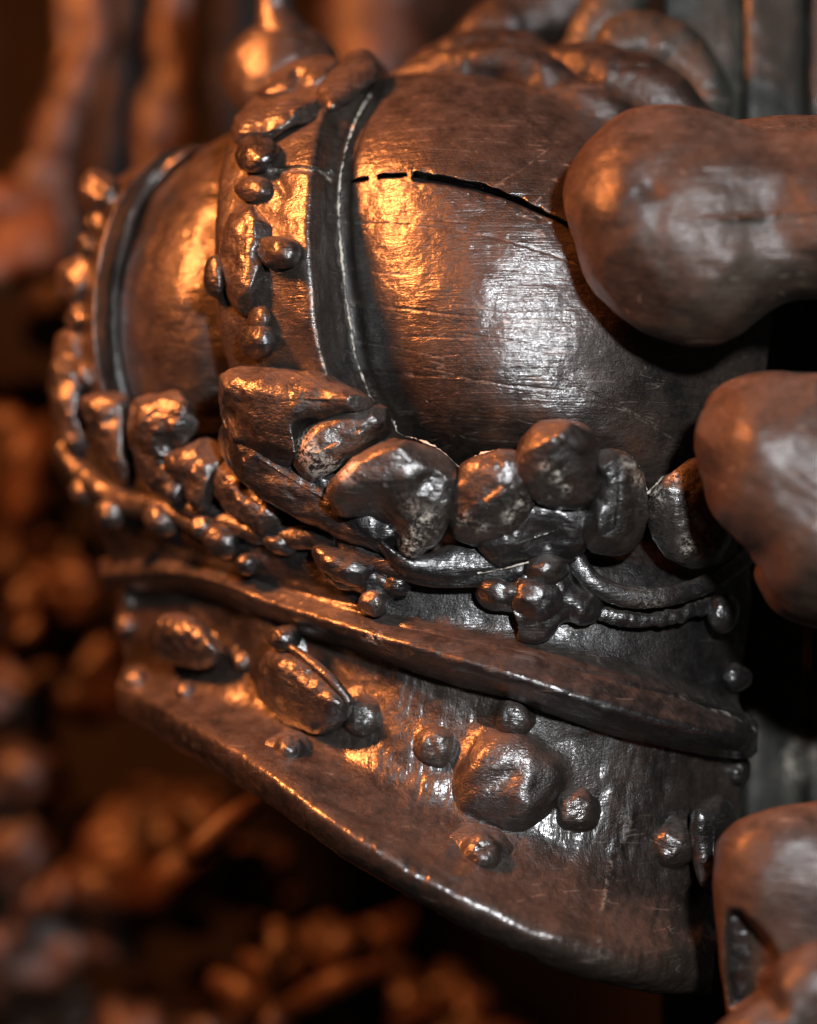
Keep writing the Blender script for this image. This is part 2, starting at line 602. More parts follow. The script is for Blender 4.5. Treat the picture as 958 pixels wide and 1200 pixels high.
def far_lump(parent, name, path, mat=W_far, seed=1, flat=0.7, k=20, amp=0.004):
    o = tube(name, path, mat, None, n=48, k=k, amp=amp, scale=18, seed=seed, flat=flat)
    reparent(o, parent)
    return o


# the dark wall far behind
U, V = np.meshgrid(np.linspace(-1500, 2400, 60), np.linspace(-1200, 2400, 60))
pw = P(U, V, np.full_like(U, -3200.0))
pw = rough_up(pw, normals(pw), 0.02, 6, 2)
W_wall = wood('wall_wood', dark=(0.003, 0.0025, 0.002), brown=(0.010, 0.006, 0.004), brown_amt=0.4, dust=0.0, rough=(0.7, 0.9), coat=0.0, scratch=0.0)
bw = mesh('back_wall', pw.reshape(-1, 3), grid_faces(60, 60), W_wall)
bw['kind'] = 'structure'
m = bw.modifiers.new('thickness', 'SOLIDIFY'); m.thickness = 0.06; m.offset = -1

W_dim = wood('dim_wood', dark=(0.004, 0.003, 0.003), brown=(0.018, 0.009, 0.005), brown_amt=0.45, dust=0.0, rough=(0.5, 0.8), coat=0.0, scratch=0.0)
W_rail = wood('rail_wood', dark=(0.02, 0.011, 0.006), brown=(0.085, 0.038, 0.016), brown_amt=0.6, dust=0.0, rough=(0.5, 0.8), coat=0.1, scratch=0.0)
frame = thing('timber_frame', 'blurred reddish-brown upright posts and orange rail at upper left', 'timber frame', P(60, 400, -1200))
far_lump(frame, 'rail', [(-260, 300, -1250, 50), (-60, 298, -1250, 50), (20, 292, -1260, 46), (78, 300, -1300, 34)], seed=3, amp=0.012)
far_lump(frame, 'rail', [(-260, 232, -1350, 24), (-60, 234, -1350, 24), (20, 232, -1350, 22), (70, 236, -1380, 18)], seed=4, amp=0.008)
far_lump(frame, 'post', [(60, 420, -1500, 30), (66, 300, -1500, 30), (62, 190, -1500, 34), (88, 90, -1500, 30), (92, -20, -1500, 34), (96, -160, -1500, 34)], seed=5, amp=0.014, flat=0.5)
far_lump(frame, 'post', [(186, 400, -1550, 26), (190, 240, -1550, 26), (196, 130, -1550, 30), (208, 20, -1550, 26), (214, -150, -1550, 26)], seed=6, amp=0.012, flat=0.5)
far_lump(frame, 'post', [(128, 420, -1700, 34), (132, 240, -1700, 34), (140, 60, -1700, 36), (146, -150, -1700, 36)], seed=9, mat=W_dim, amp=0.012)
far_lump(frame, 'post', [(440, 300, -1700, 60), (440, 120, -1700, 70), (460, 0, -1700, 80), (470, -140, -1700, 80)], seed=7, mat=W_far, amp=0.014)
far_lump(frame, 'post', [(290, 330, -1800, 40), (286, 160, -1800, 40), (280, 20, -1800, 44), (276, -150, -1800, 44)], seed=8, mat=W_dim, amp=0.012)

for o_ in frame.children:
    if o_.name.startswith('rail') and o_.data.materials[0] is W_far:
        o_.data.materials[0] = W_rail
relief = thing('carved_relief', 'blurred dark carved relief of knobs and curls along the left edge', 'carving', P(60, 1250, -1300))
r2 = random.Random(5)
for i in range(70):
    u = r2.uniform(-140, 210); v = r2.uniform(380, 1280)
    if u > 110 and v < 900:
        u -= 110
    d = r2.uniform(-1900, -1300)
    L_ = r2.uniform(15, 70); a = r2.uniform(0, math.pi)
    rr_ = r2.choice((r2.uniform(14, 26), r2.uniform(35, 85), r2.uniform(45, 95)))
    du, dv = math.cos(a) * L_, math.sin(a) * L_
    bend = r2.uniform(-30, 30)
    far_lump(relief, 'curl', [(u - du, v - dv, d - 40, rr_ * 0.7), (u + bend, v, d, rr_), (u + du, v + dv, d - 30, rr_ * 0.6)], seed=30 + i, amp=0.02)

leaves = thing('leaf_carving', 'blurred orange carved leaf spray below the crown rim', 'carving', P(340, 1280, -800))
r3 = random.Random(9)
for i in range(22):
    a = math.radians(-160 + i * 7.5) + r3.uniform(-0.1, 0.1)
    L_ = r3.uniform(70, 150)
    u0, v0 = 340 + r3.uniform(-60, 60), 1190 + r3.uniform(-30, 50)
    d = r3.uniform(-1250, -1000)
    far_lump(leaves, 'leaf', [(u0, v0, d - 40, 12), (u0 + math.cos(a) * L_ * 0.5, v0 + math.sin(a) * L_ * 0.5, d + 20, r3.uniform(16, 26)),
                              (u0 + math.cos(a) * L_, v0 + math.sin(a) * L_ * 0.8, d - 10, 9)], seed=120 + i, amp=0.002)
for i in range(26):
    u = r3.uniform(150, 600); v = r3.uniform(960, 1240)
    if v < 1010 + (u - 180) * 0.55 - 70:
        v = 1010 + (u - 180) * 0.55
    d = r3.uniform(-1900, -1300)
    L_ = r3.uniform(30, 70); a = r3.uniform(0, math.pi)
    far_lump(leaves, 'curl', [(u - math.cos(a) * L_, v - math.sin(a) * L_, d - 30, 14), (u, v, d, r3.uniform(24, 60)), (u + math.cos(a) * L_, v + math.sin(a) * L_, d - 30, 12)], seed=160 + i, amp=0.016)
far_lump(leaves, 'stalk', [(215, 1010, -700, 14), (245, 985, -690, 17), (280, 955, -700, 15), (310, 935, -740, 10)], seed=190, amp=0.001)

# carved drapery behind the top of the crown
drape = thing('carved_drapery', 'dark carved drapery folds behind the top right of the crown', 'carving', P(760, 160, -420))


def sub(o, root):
    reparent(o, root)
    return o


W_drape = wood('drapery_wood', brown_amt=0.45, dust=0.3, bump=0.6, spark=0.5, rough=(0.4, 0.6), coat=0.3, crough=0.28, spec=0.2, scratch=0.3)
for seed_, mt, path in (
        (41, W_drape, [(430, 130, -330, 20), (480, 98, -300, 24), (540, 78, -280, 27), (600, 78, -262, 26), (660, 104, -245, 26), (720, 145, -232, 28), (770, 190, -230, 30)]),
        (47, W_drape, [(610, 92, -290, 20), (650, 78, -272, 22), (700, 82, -255, 32), (752, 104, -245, 40), (796, 138, -240, 38), (830, 190, -245, 34)]),
        (42, W_drape, [(470, 110, -400, 24), (520, 76, -390, 30), (575, 58, -380, 30), (625, 72, -370, 24), (680, 110, -360, 24)]),
        (43, W_drape, [(520, 90, -450, 24), (570, 48, -440, 36), (625, 20, -440, 40), (690, -10, -440, 40), (760, -40, -440, 40)]),
        (48, W_plank, [(660, 120, -400, 30), (690, 60, -390, 34), (720, 10, -385, 36), (750, -60, -385, 36)]),
        (44, W_plank, [(700, 62, -352, 30), (740, 48, -346, 34), (790, 62, -342, 34), (822, 100, -340, 32), (838, 160, -345, 26)])):
    sub(tube('fold', path, mt, None, n=120, k=32, amp=0.0030, scale=34, seed=seed_, flat=0.8), drape)

# ------------------------------------------------------------------ the crown
crown = thing('royal_crown', 'large dark carved wooden royal crown with ribbed dome and jewelled flared base', 'crown', P(560, 1165, -150))


TURN = 50.0


def part(o, root=None):
    reparent(o, root or crown)
    return o


def subpart(o, p):
    """child of a part: parts keep the crown's frame, so give the child the inverse of the part's placing"""
    o.parent = p
    o.matrix_parent_inverse = Matrix.Identity(4)
    return o


# --- body core that fills the inside of the relief and reaches back to the planks
core_rows = []
for (y, dd, x0, x1, bul) in ((210, -330, 230, 780, 30), (330, -230, 230, 860, 90), (450, -200, 215, 870, 110), (560, -190, 210, 860, 110), (660, -170, 215, 860, 110), (760, -150, 230, 860, 90), (870, -140, 240, 850, 100), (990, -110, 330, 840, 90)):
    row = []
    for t in np.linspace(0, 1, 9):
        u = x0 + (x1 - x0) * t
        yy = y + (t - 0.5) * 150 * min(1, max(0, (y - 300) / 300))
        row.append((u, yy, dd + bul * math.sin(math.pi * (0.15 + t * 0.8)) - 110 + (-160 if t == 0 else 0)))
    core_rows.append(row)
o, core = surface('core', core_rows, 60, 60, W_black, None, amp=0.001, scale=30, seed=70)
m = o.modifiers.new('thickness', 'SOLIDIFY'); m.thickness = 0.05; m.offset = -1
part(o)

# --- cap panels
crack = [(413, 213), (430, 209), (452, 206), (480, 205), (500, 209), (530, 214), (560, 219), (590, 229), (620, 242), (650, 256), (672, 266), (720, 290)]
crack2 = [(452, 206), (478, 207)]
scr_lines = [([(410, 262), (450, 262), (520, 268), (580, 278), (640, 296), (690, 315)], 1.1, 0.7), ([(405, 358), (470, 362), (520, 368), (560, 372)], 0.9, 0.55),
             ([(470, 440), (540, 442), (600, 452), (660, 458)], 1.0, 0.6), ([(650, 440), (700, 462), (770, 498)], 0.9, 0.8), ([(420, 165), (480, 172), (560, 178)], 0.8, 0.35),
             ([(440, 320), (480, 322)], 0.8, 0.5), ([(415, 400), (470, 408), (520, 420)], 0.8, 0.4), ([(690, 470), (730, 480), (800, 520)], 0.8, 0.4),
             ([(600, 250), (640, 262), (700, 270)], 0.8, 0.3), ([(560, 480), (640, 500)], 0.8, 0.35), ([(470, 250), (520, 252)], 0.8, 0.3)]


sr = random.Random(21)
for _ in range(22):
    u0 = sr.uniform(415, 760); v0 = sr.uniform(115, 520)
    ln = sr.uniform(25, 130); sl = 0.02 + (u0 - 420) / 1100 + sr.gauss(0, 0.06)
    if sr.random() < 0.2:
        sl += sr.uniform(-1.2, 0.9); ln *= 0.5
    scr_lines.append(([(u0, v0), (u0 + ln * 0.5, v0 + ln * sl * 0.42), (u0 + ln, v0 + ln * sl)], 0.75, sr.uniform(0.15, 0.6)))


def cap_dent(u, v):
    d, al = seg_dist(u, v, crack)
    w = np.interp(al, [0, 0.06, 0.12, 0.18, 0.24, 0.27, 0.3, 0.4, 0.55, 0.8, 1], [0.8, 1.6, 0.6, 2.4, 2.0, 0.5, 4.0, 4.6, 4.0, 2.8, 2.2]) + vnoise(np.stack([u, v, u * 0], -1), 0.12, 4) * 0.9
    w = np.maximum(w, 0.5)
    gate = ~(((al > 0.10) & (al < 0.145)) | ((al > 0.262) & (al < 0.29)))
    out = -48 * np.clip(1.35 - d / w, 0, 1) ** 0.7 * (d < w * 1.4) * gate
    chip = np.clip(vnoise(np.stack([u, v, u * 0], -1), 0.09, 14) * 1.5, 0, 1) * ((al > 0.28) & (al < 0.8))
    out = out - 7 * chip * np.exp(-(d / 8.0) ** 2)
    for line, ww, s in scr_lines:
        dd, _ = seg_dist(u, v, line)
        out = out - 1.2 * s * np.exp(-(dd / (ww * 1.4)) ** 2)
    # carved facets and old tool marks
    out = out + 2.2 * vnoise(np.stack([u, v * 1.3, u * 0], -1), 0.016, 9)
    return out


def cap_res(u, v):
    r = np.zeros(np.shape(u))
    for line, ww, s in scr_lines:
        dd, al = seg_dist(u, v, line)
        br = 0.55 + 0.45 * vnoise(np.stack([u, v, u * 0], -1), 0.06, 3)
        r = np.maximum(r, np.exp(-(dd / ww) ** 2) * s * 0.5 * np.clip(br * 1.6 - 0.4, 0, 1))
    d, _ = seg_dist(u, v, crack)
    r = np.maximum(r, 0.35 * np.exp(-((d - 5) / 1.2) ** 2) * (vnoise(np.stack([u, v, u * 0], -1), 0.05, 8) > 0.2))
    return r


cap_rows = [
    [(500, 175, -420), (512, 170, -415), (535, 162, -410), (600, 160, -400), (700, 190, -400), (800, 230, -400), (900, 280, -420)],
    [(447, 97, -290), (459, 92, -280), (484, 87, -258), (545, 86, -238), (640, 111, -225), (745, 165, -215), (880, 225, -260)],
    [(420, 135, -178), (432, 134, -172), (450, 133, -150), (525, 140, -108), (640, 165, -95), (760, 210, -98), (890, 270, -160)],
    [(402, 190, -122), (413, 190, -118), (428, 191, -98), (505, 196, -55), (625, 212, -42), (760, 255, -46), (900, 318, -125)],
    [(397, 240, -104), (408, 240, -100), (424, 242, -80), (498, 248, -34), (612, 262, -16), (755, 300, -24), (905, 360, -112)],
    [(401, 310, -96), (412, 310, -92), (428, 312, -70), (498, 318, -22), (602, 330, 0), (748, 362, -12), (900, 418, -100)],
    [(410, 377, -94), (421, 377, -90), (436, 378, -68), (500, 384, -16), (600, 396, 8), (740, 424, -6), (892, 474, -96)],
    [(420, 433, -104), (432, 434, -98), (448, 436, -78), (510, 446, -26), (600, 458, 0), (734, 484, -14), (882, 530, -102)],
    [(452, 492, -124), (462, 492, -118), (478, 494, -100), (530, 500, -52), (610, 506, -24), (730, 532, -34), (874, 576, -115)],
    [(475, 540, -160), (486, 542, -155), (502, 545, -145), (550, 550, -110), (622, 556, -80), (730, 580, -86), (868, 618, -140)],
    [(480, 610, -230), (492, 612, -230), (510, 612, -225), (560, 614, -210), (630, 614, -190), (730, 640, -190), (862, 664, -220)],
]
o, cap = surface('cap_panel', cap_rows, 560, 520, W_cap, None, amp=0.0005, scale=45, seed=80, dent=cap_dent, residue=cap_res)
cap_obj = part(o)

p2_rows = [
    [(310, 175, -430), (280, 190, -440), (245, 205, -440), (215, 225, -440), (190, 250, -450)],
    [(320, 140, -330), (270, 156, -345), (225, 184, -352), (192, 214, -360), (170, 238, -375)],
    [(310, 180, -250), (265, 195, -258), (222, 218, -275), (185, 248, -305), (156, 282, -345)],
    [(300, 240, -205), (258, 250, -210), (215, 268, -225), (175, 288, -262), (148, 312, -325)],
    [(300, 310, -190), (255, 315, -190), (210, 325, -205), (170, 338, -248), (141, 352, -318)],
    [(300, 380, -190), (255, 385, -190), (210, 390, -205), (172, 398, -245), (143, 408, -315)],
    [(305, 440, -205), (262, 442, -205), (222, 448, -218), (185, 452, -250), (152, 458, -318)],
    [(310, 500, -250), (270, 505, -250), (235, 508, -260), (200, 512, -285), (165, 515, -340)],
]
p2_rows = [list(reversed(r)) for r in p2_rows]


def p2_dent(u, v):
    out = 1.5 * vnoise(np.stack([u, v, u * 0], -1), 0.03, 5)
    d, _ = seg_dist(u, v, [(178, 470), (170, 380), (176, 300), (200, 240), (228, 226), (262, 224)])
    inside = (u > 172) & (v > 232)
    return out - 3 * np.exp(-(d / 6) ** 2)


o, panel2 = surface('cap_panel', p2_rows, 150, 120, W_cap, None, amp=0.0006, scale=50, seed=84, dent=p2_dent)
part(o)

# --- arches: section runs from the groove, over the corner, across the face, to the far edge
def arch(name, G, C, L, hid, seed, nr=220, notches=(), residue=None):
    rows = []
    for g, c, l in zip(G, C, L):
        g, c, l = np.array(g, float), np.array(c, float), np.array(l, float)
        mid1 = c * 0.62 + l * 0.38 + np.array([0, 0, 16])
        mid2 = c * 0.30 + l * 0.70 + np.array([0, 0, 14])
        gin = g + np.array([16, 0, -70])
        wall1 = g * 0.55 + c * 0.45 + np.array([-2, 0, -2])
        cr = c + np.array([6, 0, -12]); cl = c + np.array([-9, 0, 6])
        lin = l + np.array([6, 0, -46]); lin2 = l + np.array([26, 0, -130])
        rows.append([lin2, lin, l, mid2, mid1, cl, cr, wall1, g, gin])
    a = np.array([crom(np.array(r), 110) for r in rows])
    gg = crom(a, nr)

    def dent(u, v):
        out = np.zeros(np.shape(u))
        for line, w, dep in notches:
            d, _ = seg_dist(u, v, line)
            out -= dep * np.exp(-(d / w) ** 2)
        return out
    gg[..., 2] += dent(gg[..., 0], gg[..., 1])
    p = P(gg[..., 0], gg[..., 1], gg[..., 2])
    n = normals(p)
    p = rough_up(p, n, 0.0010, 45, seed)
    res = residue(gg[..., 0], gg[..., 1]).reshape(-1) if residue is not None else None
    o = mesh(name, p.reshape(-1, 3), grid_faces(nr, 110), W_arch, None, res)
    part(o)
    return o, dict(g=gg, p=p, n=normals(p))


GA = [(470, 150, -420), (447, 94, -290), (420, 133, -166), (402, 190, -112), (397, 240, -96), (401, 310, -88), (410, 377, -86), (420, 433, -96), (440, 475, -110), (475, 530, -140)]
CA = [(470, 130, -430), (430, 64, -318), (388, 120, -150), (376, 167, -82), (370, 210, -48), (368, 287, -22), (372, 347, -16), (378, 393, -22), (391, 443, -36), (412, 510, -70)]
LA = [(420, 140, -460), (350, 84, -370), (287, 128, -235), (265, 177, -168), (257, 233, -132), (253, 300, -112), (255, 350, -110), (262, 400, -116), (274, 450, -126), (298, 520, -150)]
wall_line = [(364, 335), (366, 360), (370, 390), (377, 420), (384, 445)]


def arch_res(u, v):
    d, _ = seg_dist(u, v, wall_line)
    r = 0.9 * np.exp(-(d / 1.6) ** 2)
    d, _ = seg_dist(u, v, [(330, 202), (350, 197), (372, 199), (388, 212)])
    return np.maximum(r, 0.5 * np.exp(-(d / 1.5) ** 2))


archA, sA = arch('arch', GA, CA, LA, None, 90, notches=[([(310, 166), (335, 150), (366, 136)], 6, 20), ([(318, 200), (350, 197), (385, 203)], 2.5, 10), ([(322, 205), (334, 225)], 5, 6)], residue=arch_res)
# gems and leaf bosses on the arch
subs = []


def lobe(name, outline, skel, d, h, hb, mat, parent, **kw):
    o, s = inflate(name, outline, skel, d, h, hb, mat, None, **kw)
    part(o)
    if parent is not None:
        o.parent = parent
        o.matrix_parent_inverse = parent.matrix_parent_inverse.inverted() @ Matrix.Translation(-Vector(crown.location)) if False else Matrix.Identity(4)
    return o, s


lobe('boss', [(276, 140), (283, 124), (308, 115), (345, 114), (378, 118), (384, 128), (368, 140), (340, 152), (318, 166), (300, 172), (280, 170), (272, 158)], [(295, 145), (340, 130)], -144, 34, 40, W_arch, archA, tilt=(0.55, 1.2), seed=91, amp=0.0015, scale=60, facets=7, bite=0.06)
lobe('gem', [(275, 182), (282, 165), (300, 160), (320, 165), (327, 180), (318, 196), (300, 203), (283, 198)], [(301, 181)], -101, 38, 20, W_black, archA, tilt=(0.5, 0.6), seed=92, amp=0.001, scale=90)
lobe('gem', [(275, 222), (285, 208), (302, 205), (316, 212), (318, 226), (308, 234), (285, 236)], [(297, 221)], -84, 22, 20, W_arch, archA, tilt=(0.5, 0.3), seed=93, amp=0.001, scale=90)
lobe('boss', [(278, 240), (300, 234), (322, 246), (330, 262), (318, 280), (312, 296), (320, 318), (318, 342), (308, 362), (290, 374), (272, 362), (262, 330), (258, 300), (263, 268)], [(290, 268), (288, 340)], -78, 46, 30, W_arch, archA, tilt=(0.5, 0.1), seed=94, amp=0.0016, scale=50, facets=7, bite=0.06)
lobe('gem', [(301, 296), (308, 280), (325, 275), (345, 278), (354, 292), (350, 308), (332, 316), (310, 312)], [(328, 295)], -28, 34, 20, W_arch, archA, tilt=(0.5, 0.1), seed=95, amp=0.0012, scale=80)
lobe('gem', [(238, 322), (243, 305), (254, 299), (262, 310), (262, 340), (254, 350), (242, 342)], [(250, 324)], -94, 18, 16, W_black, archA, tilt=(0.6, 0), seed=96, amp=0.0008, scale=80)
lobe('gem', [(280, 400), (286, 384), (303, 377), (320, 384), (325, 402), (318, 416), (300, 421), (284, 414)], [(303, 399)], -58, 30, 20, W_black, archA, tilt=(0.5, -0.1), seed=97, amp=0.001, scale=80)
lobe('boss', [(290, 378), (296, 360), (312, 358), (318, 374), (312, 388), (298, 390)], [(304, 374)], -52, 18, 16, W_arch, archA, tilt=(0.5, 0), seed=98)
# lumps where the arch turns over at the crown of the dome
lobe('boss', [(300, 112), (318, 88), (345, 70), (375, 64), (398, 70), (392, 92), (368, 108), (335, 116)], [(335, 98), (372, 84)], -256, 36, 40, W_arch, archA, tilt=(0.4, 1.0), seed=99, amp=0.0012, scale=60, dents=[(350, 92, 10, 14)])
lobe('ridge', [(370, 108), (388, 84), (408, 64), (426, 58), (442, 70), (448, 90), (430, 104), (405, 122), (385, 130)], [(392, 108), (425, 82)], -201, 34, 50, W_arch, archA, tilt=(0.2, 1.6), seed=100, amp=0.001, scale=60)

GB = [(262, 175, -420), (225, 178, -372), (190, 212, -368), (166, 245, -352), (152, 292, -342), (143, 350, -334), (146, 410, -332), (156, 462, -336), (175, 520, -355)]
CB = [(255, 170, -430), (203, 178, -372), (165, 212, -342), (142, 248, -318), (128, 292, -302), (119, 350, -294), (120, 410, -292), (130, 460, -300), (150, 520, -320)]
LB = [(245, 172, -480), (185, 184, -440), (140, 208, -430), (112, 246, -420), (98, 296, -412), (88, 350, -408), (84, 405, -406), (88, 460, -410), (105, 525, -420)]
archB, sB = arch('arch', GB, CB, LB, None, 110, nr=140)
for i, (u, v, r, d, mt) in enumerate(((118, 228, 24, -385, W_arch), (112, 262, 15, -375, W_black), (100, 288, 14, -378, W_black), (92, 330, 26, -385, W_arch), (92, 372, 17, -370, W_black), (84, 410, 22, -385, W_arch), (98, 440, 18, -360, W_arch))):
    lobe('gem' if mt is W_black else 'boss', [(u + r * math.cos(a), v + r * 1.15 * math.sin(a)) for a in np.linspace(0, 2 * math.pi, 9)[:-1]], [(u, v)], d, r * 0.9, r, mt, archB, tilt=(0.5, 0), seed=111 + i, n=40, k=12, amp=0.003, scale=60, facets=5, bite=0.07)

# --- orb with the stem of its cross, on top
orb, _ = inflate('orb', [(262, 82), (272, 52), (295, 32), (328, 23), (362, 30), (390, 52), (400, 84), (390, 118), (360, 140), (325, 148), (290, 138), (268, 112)], [(330, 86)], -430, 62, 66, W_arch, None, amp=0.002, scale=35, seed=130)
part(orb)
o = tube('cross_stem', [(331, 44, -430, 34), (326, 26, -430, 27), (323, 10, -430, 23), (322, -20, -430, 24), (322, -70, -430, 30), (322, -110, -430, 34)], W_arch, None, seed=131, taper_ends=False)
part(o); o.parent = orb; o.matrix_parent_inverse = Matrix.Identity(4)
o = tube('orb_foot', [(335, 130, -500, 50), (345, 160, -480, 40), (355, 190, -470, 60)], W_arch, None, seed=132)
part(o); o.parent = orb; o.matrix_parent_inverse = Matrix.Identity(4)

# --- neck: dark band between the leaves and the moulding
neck_rows = [
    [(70, 480, -420), (140, 520, -300), (250, 560, -200), (380, 590, -120), (520, 610, -85), (660, 620, -75), (800, 640, -95), (880, 650, -160)],
    [(62, 540, -420), (140, 575, -300), (250, 610, -190), (380, 640, -100), (520, 655, -58), (660, 668, -45), (800, 690, -68), (880, 700, -140)],
    [(95, 600, -425), (160, 620, -300), (260, 650, -190), (390, 680, -98), (520, 700, -55), (660, 718, -42), (800, 745, -65), (874, 760, -130)],
    [(120, 640, -430), (190, 648, -300), (290, 672, -188), (410, 706, -92), (530, 734, -48), (660, 760, -34), (800, 794, -54), (866, 816, -112)],
    [(130, 658, -430), (205, 660, -295), (305, 684, -178), (425, 720, -74), (530, 746, -24), (660, 778, 0), (800, 816, -20), (872, 838, -66)],
    [(135, 675, -425), (210, 680, -285), (310, 704, -165), (432, 742, -62), (530, 770, -16), (660, 806, 6), (800, 846, -14), (872, 862, -60)],
]
o, neck = surface('neck_band', neck_rows, 150, 260, W_black, None, amp=0.0008, scale=45, seed=140)
part(o)

# --- moulding: sloping top, rounded nose, undercut that runs into the skirt
mu = [118, 165, 232, 320, 440, 520, 610, 700, 800, 850, 878, 888]
upper = [664, 652, 652, 678, 718, 738, 757, 783, 813, 832, 846, 856]
nose = [671, 664, 668, 699, 736, 757, 782, 810, 839, 852, 860, 863]
lower = [684, 687, 692, 728, 766, 793, 818, 850, 874, 882, 884, 876]
md = [-440, -362, -268, -162, -62, -22, 0, 6, -10, -28, -52, -80]
mould_rows = []
for dy, dd, key in ((-8, -60, 'u'), (0, -26, 'u'), (0.5, 4, 'un'), (0, 20, 'n'), (0.3, 30, 'nl'), (0.62, 24, 'nl'), (0.88, 4, 'nl'), (0, -18, 'l'), (6, -44, 'l')):
    row = []
    for i_, u in enumerate(mu):
        a, b, c = upper[i_], nose[i_], lower[i_]
        if key == 'u': y = a + dy
        elif key == 'un': y = a + (b - a) * dy
        elif key == 'n': y = b
        elif key == 'nl': y = b + (c - b) * dy
        else: y = c + dy
        f = 1.0 if i_ < 10 else (0.6 if i_ == 10 else 0.1)
        row.append((u, y, md[i_] + dd * f))
    mould_rows.append(row)


def mould_dent(u, v):
    return 1.6 * vnoise(np.stack([u, v * 2.5, u * 0], -1), 0.025, 21) + 0.5 * vnoise(np.stack([u, v, u * 0], -1), 0.11, 22)


def mould_res(u, v):
    up_ = np.interp(u, mu, upper)
    r = 0.45 * np.exp(-((v - up_ - 3) / 2.0) ** 2) * (vnoise(np.stack([u, u * 0, u * 0], -1), 0.04, 5) > 0.1) * (u > 560)
    return np.maximum(r, 0.8 * np.exp(-(((u - 437) / 9) ** 2 + ((v - 748) / 8) ** 2)))


o, mould = surface('moulding', mould_rows, 90, 420, W_black, None, amp=0.0007, scale=60, seed=141, dent=mould_dent, residue=mould_res)
part(o)

def blob(name, u, v, d, ru, rv, h, mat, seed, tilt=(0, 0), rot=0.0, amp=0.0008, dents=()):
    pts = []
    for a in np.linspace(0, 2 * math.pi, 11)[:-1]:
        x, y = ru * math.cos(a), rv * math.sin(a)
        pts.append((u + x * math.cos(rot) - y * math.sin(rot), v + x * math.sin(rot) + y * math.cos(rot)))
    o, _ = inflate(name, pts, [(u, v)], d, h, h * 1.2, mat, None, tilt=tilt, n=48, k=14, seed=seed, amp=amp, scale=75, dents=dents, facets=3, bite=0.04)
    return part(o)


# --- flared skirt
skirt_rows = [
    [(140, 665, -468), (228, 680, -318), (320, 710, -208), (440, 745, -113), (520, 770, -73), (610, 795, -50), (700, 820, -48), (800, 850, -66), (872, 868, -108)],
    [(138, 715, -470), (225, 732, -320), (320, 768, -205), (432, 808, -110), (512, 842, -72), (602, 870, -50), (692, 898, -48), (792, 924, -68), (866, 936, -120)],
    [(146, 770, -451), (217, 795, -298), (312, 835, -176), (414, 885, -88), (502, 930, -50), (592, 970, -30), (682, 1000, -28), (784, 1024, -52), (855, 1026, -111)],
    [(143, 790, -418), (211, 820, -254), (303, 864, -124), (394, 922, -38), (484, 976, 2), (574, 1020, 20), (668, 1054, 20), (774, 1076, -12), (845, 1074, -81)],
    [(137, 804, -370), (210, 842, -197), (299, 892, -62), (386, 952, 28), (476, 1006, 68), (566, 1054, 86), (666, 1094, 84), (770, 1118, 46), (838, 1116, -30)],
    [(138.0, 825.0, -368), (212.0, 867.0, -195), (300.0, 919.0, -60), (385.0, 978.0, 30), (473.0, 1032.0, 70), (563.0, 1081.5, 88), (664.0, 1123.0, 86), (769.0, 1147.0, 48), (835.5, 1146.0, -28)],
    [(139, 834, -409), (214, 880, -236), (301, 934, -104), (384, 992, -12), (470, 1046, 26), (560, 1097, 42), (662, 1140, 38), (768, 1164, 0), (833, 1164, -70)],
    [(150, 828, -425), (225, 872, -270), (313, 922, -150), (394, 976, -70), (480, 1024, -40), (570, 1074, -30), (665, 1114, -32), (765, 1138, -62), (826, 1138, -105)],
    [(160, 790, -470), (235, 820, -340), (325, 870, -240), (404, 930, -180), (490, 975, -160), (580, 1020, -150), (665, 1060, -150), (760, 1085, -160), (820, 1085, -190)],
]
skirt_scr = [([(722, 985), (713, 1030), (706, 1065)], 2.5, 0.35), ([(700, 1085), (704, 1120)], 2.5, 0.3), ([(742, 955), (727, 1000)], 2.0, 0.3)]


def skirt_dent(u, v):
    out = 2.5 * vnoise(np.stack([u * 1.6, v * 0.7, u * 0], -1), 0.02, 12) + 0.5 * vnoise(np.stack([u * 2 + v * 0.5, v * 0.25, u * 0], -1), 0.09, 13)
    for line, w, s in skirt_scr:
        d, _ = seg_dist(u, v, line)
        out += 4 * s * np.exp(-(d / (w * 2)) ** 2)
    return out


def skirt_res(u, v):
    r = np.zeros(np.shape(u))
    for line, w, s in skirt_scr:
        d, _ = seg_dist(u, v, line)
        r = np.maximum(r, s * 0.6 * np.exp(-(d / w) ** 2))
    return r


o, skirt = surface('flared_base', skirt_rows, 260, 380, W_skirt, None, amp=0.0009, scale=50, seed=150, dent=skirt_dent, residue=skirt_res)
part(o)


def skirt_stud(u, v, r, name='gem', mat=None, height=1.0, sx=1.0, rot=0.0, seed=1, lean=0.45, drop=0.0):
    p, n = on(skirt, u, v)
    n = np.array(n) * (1 - lean) + np.array([0, -1, 0]) * lean
    n = n / np.linalg.norm(n)
    # the outline seen is the stud's top: seat it a little behind
    pos = p + np.array([0, 0.12 * r * S * height, 0])
    return part(stud(name, pos, n, r, mat or W_leaf, None, height, sx, rot, seed))


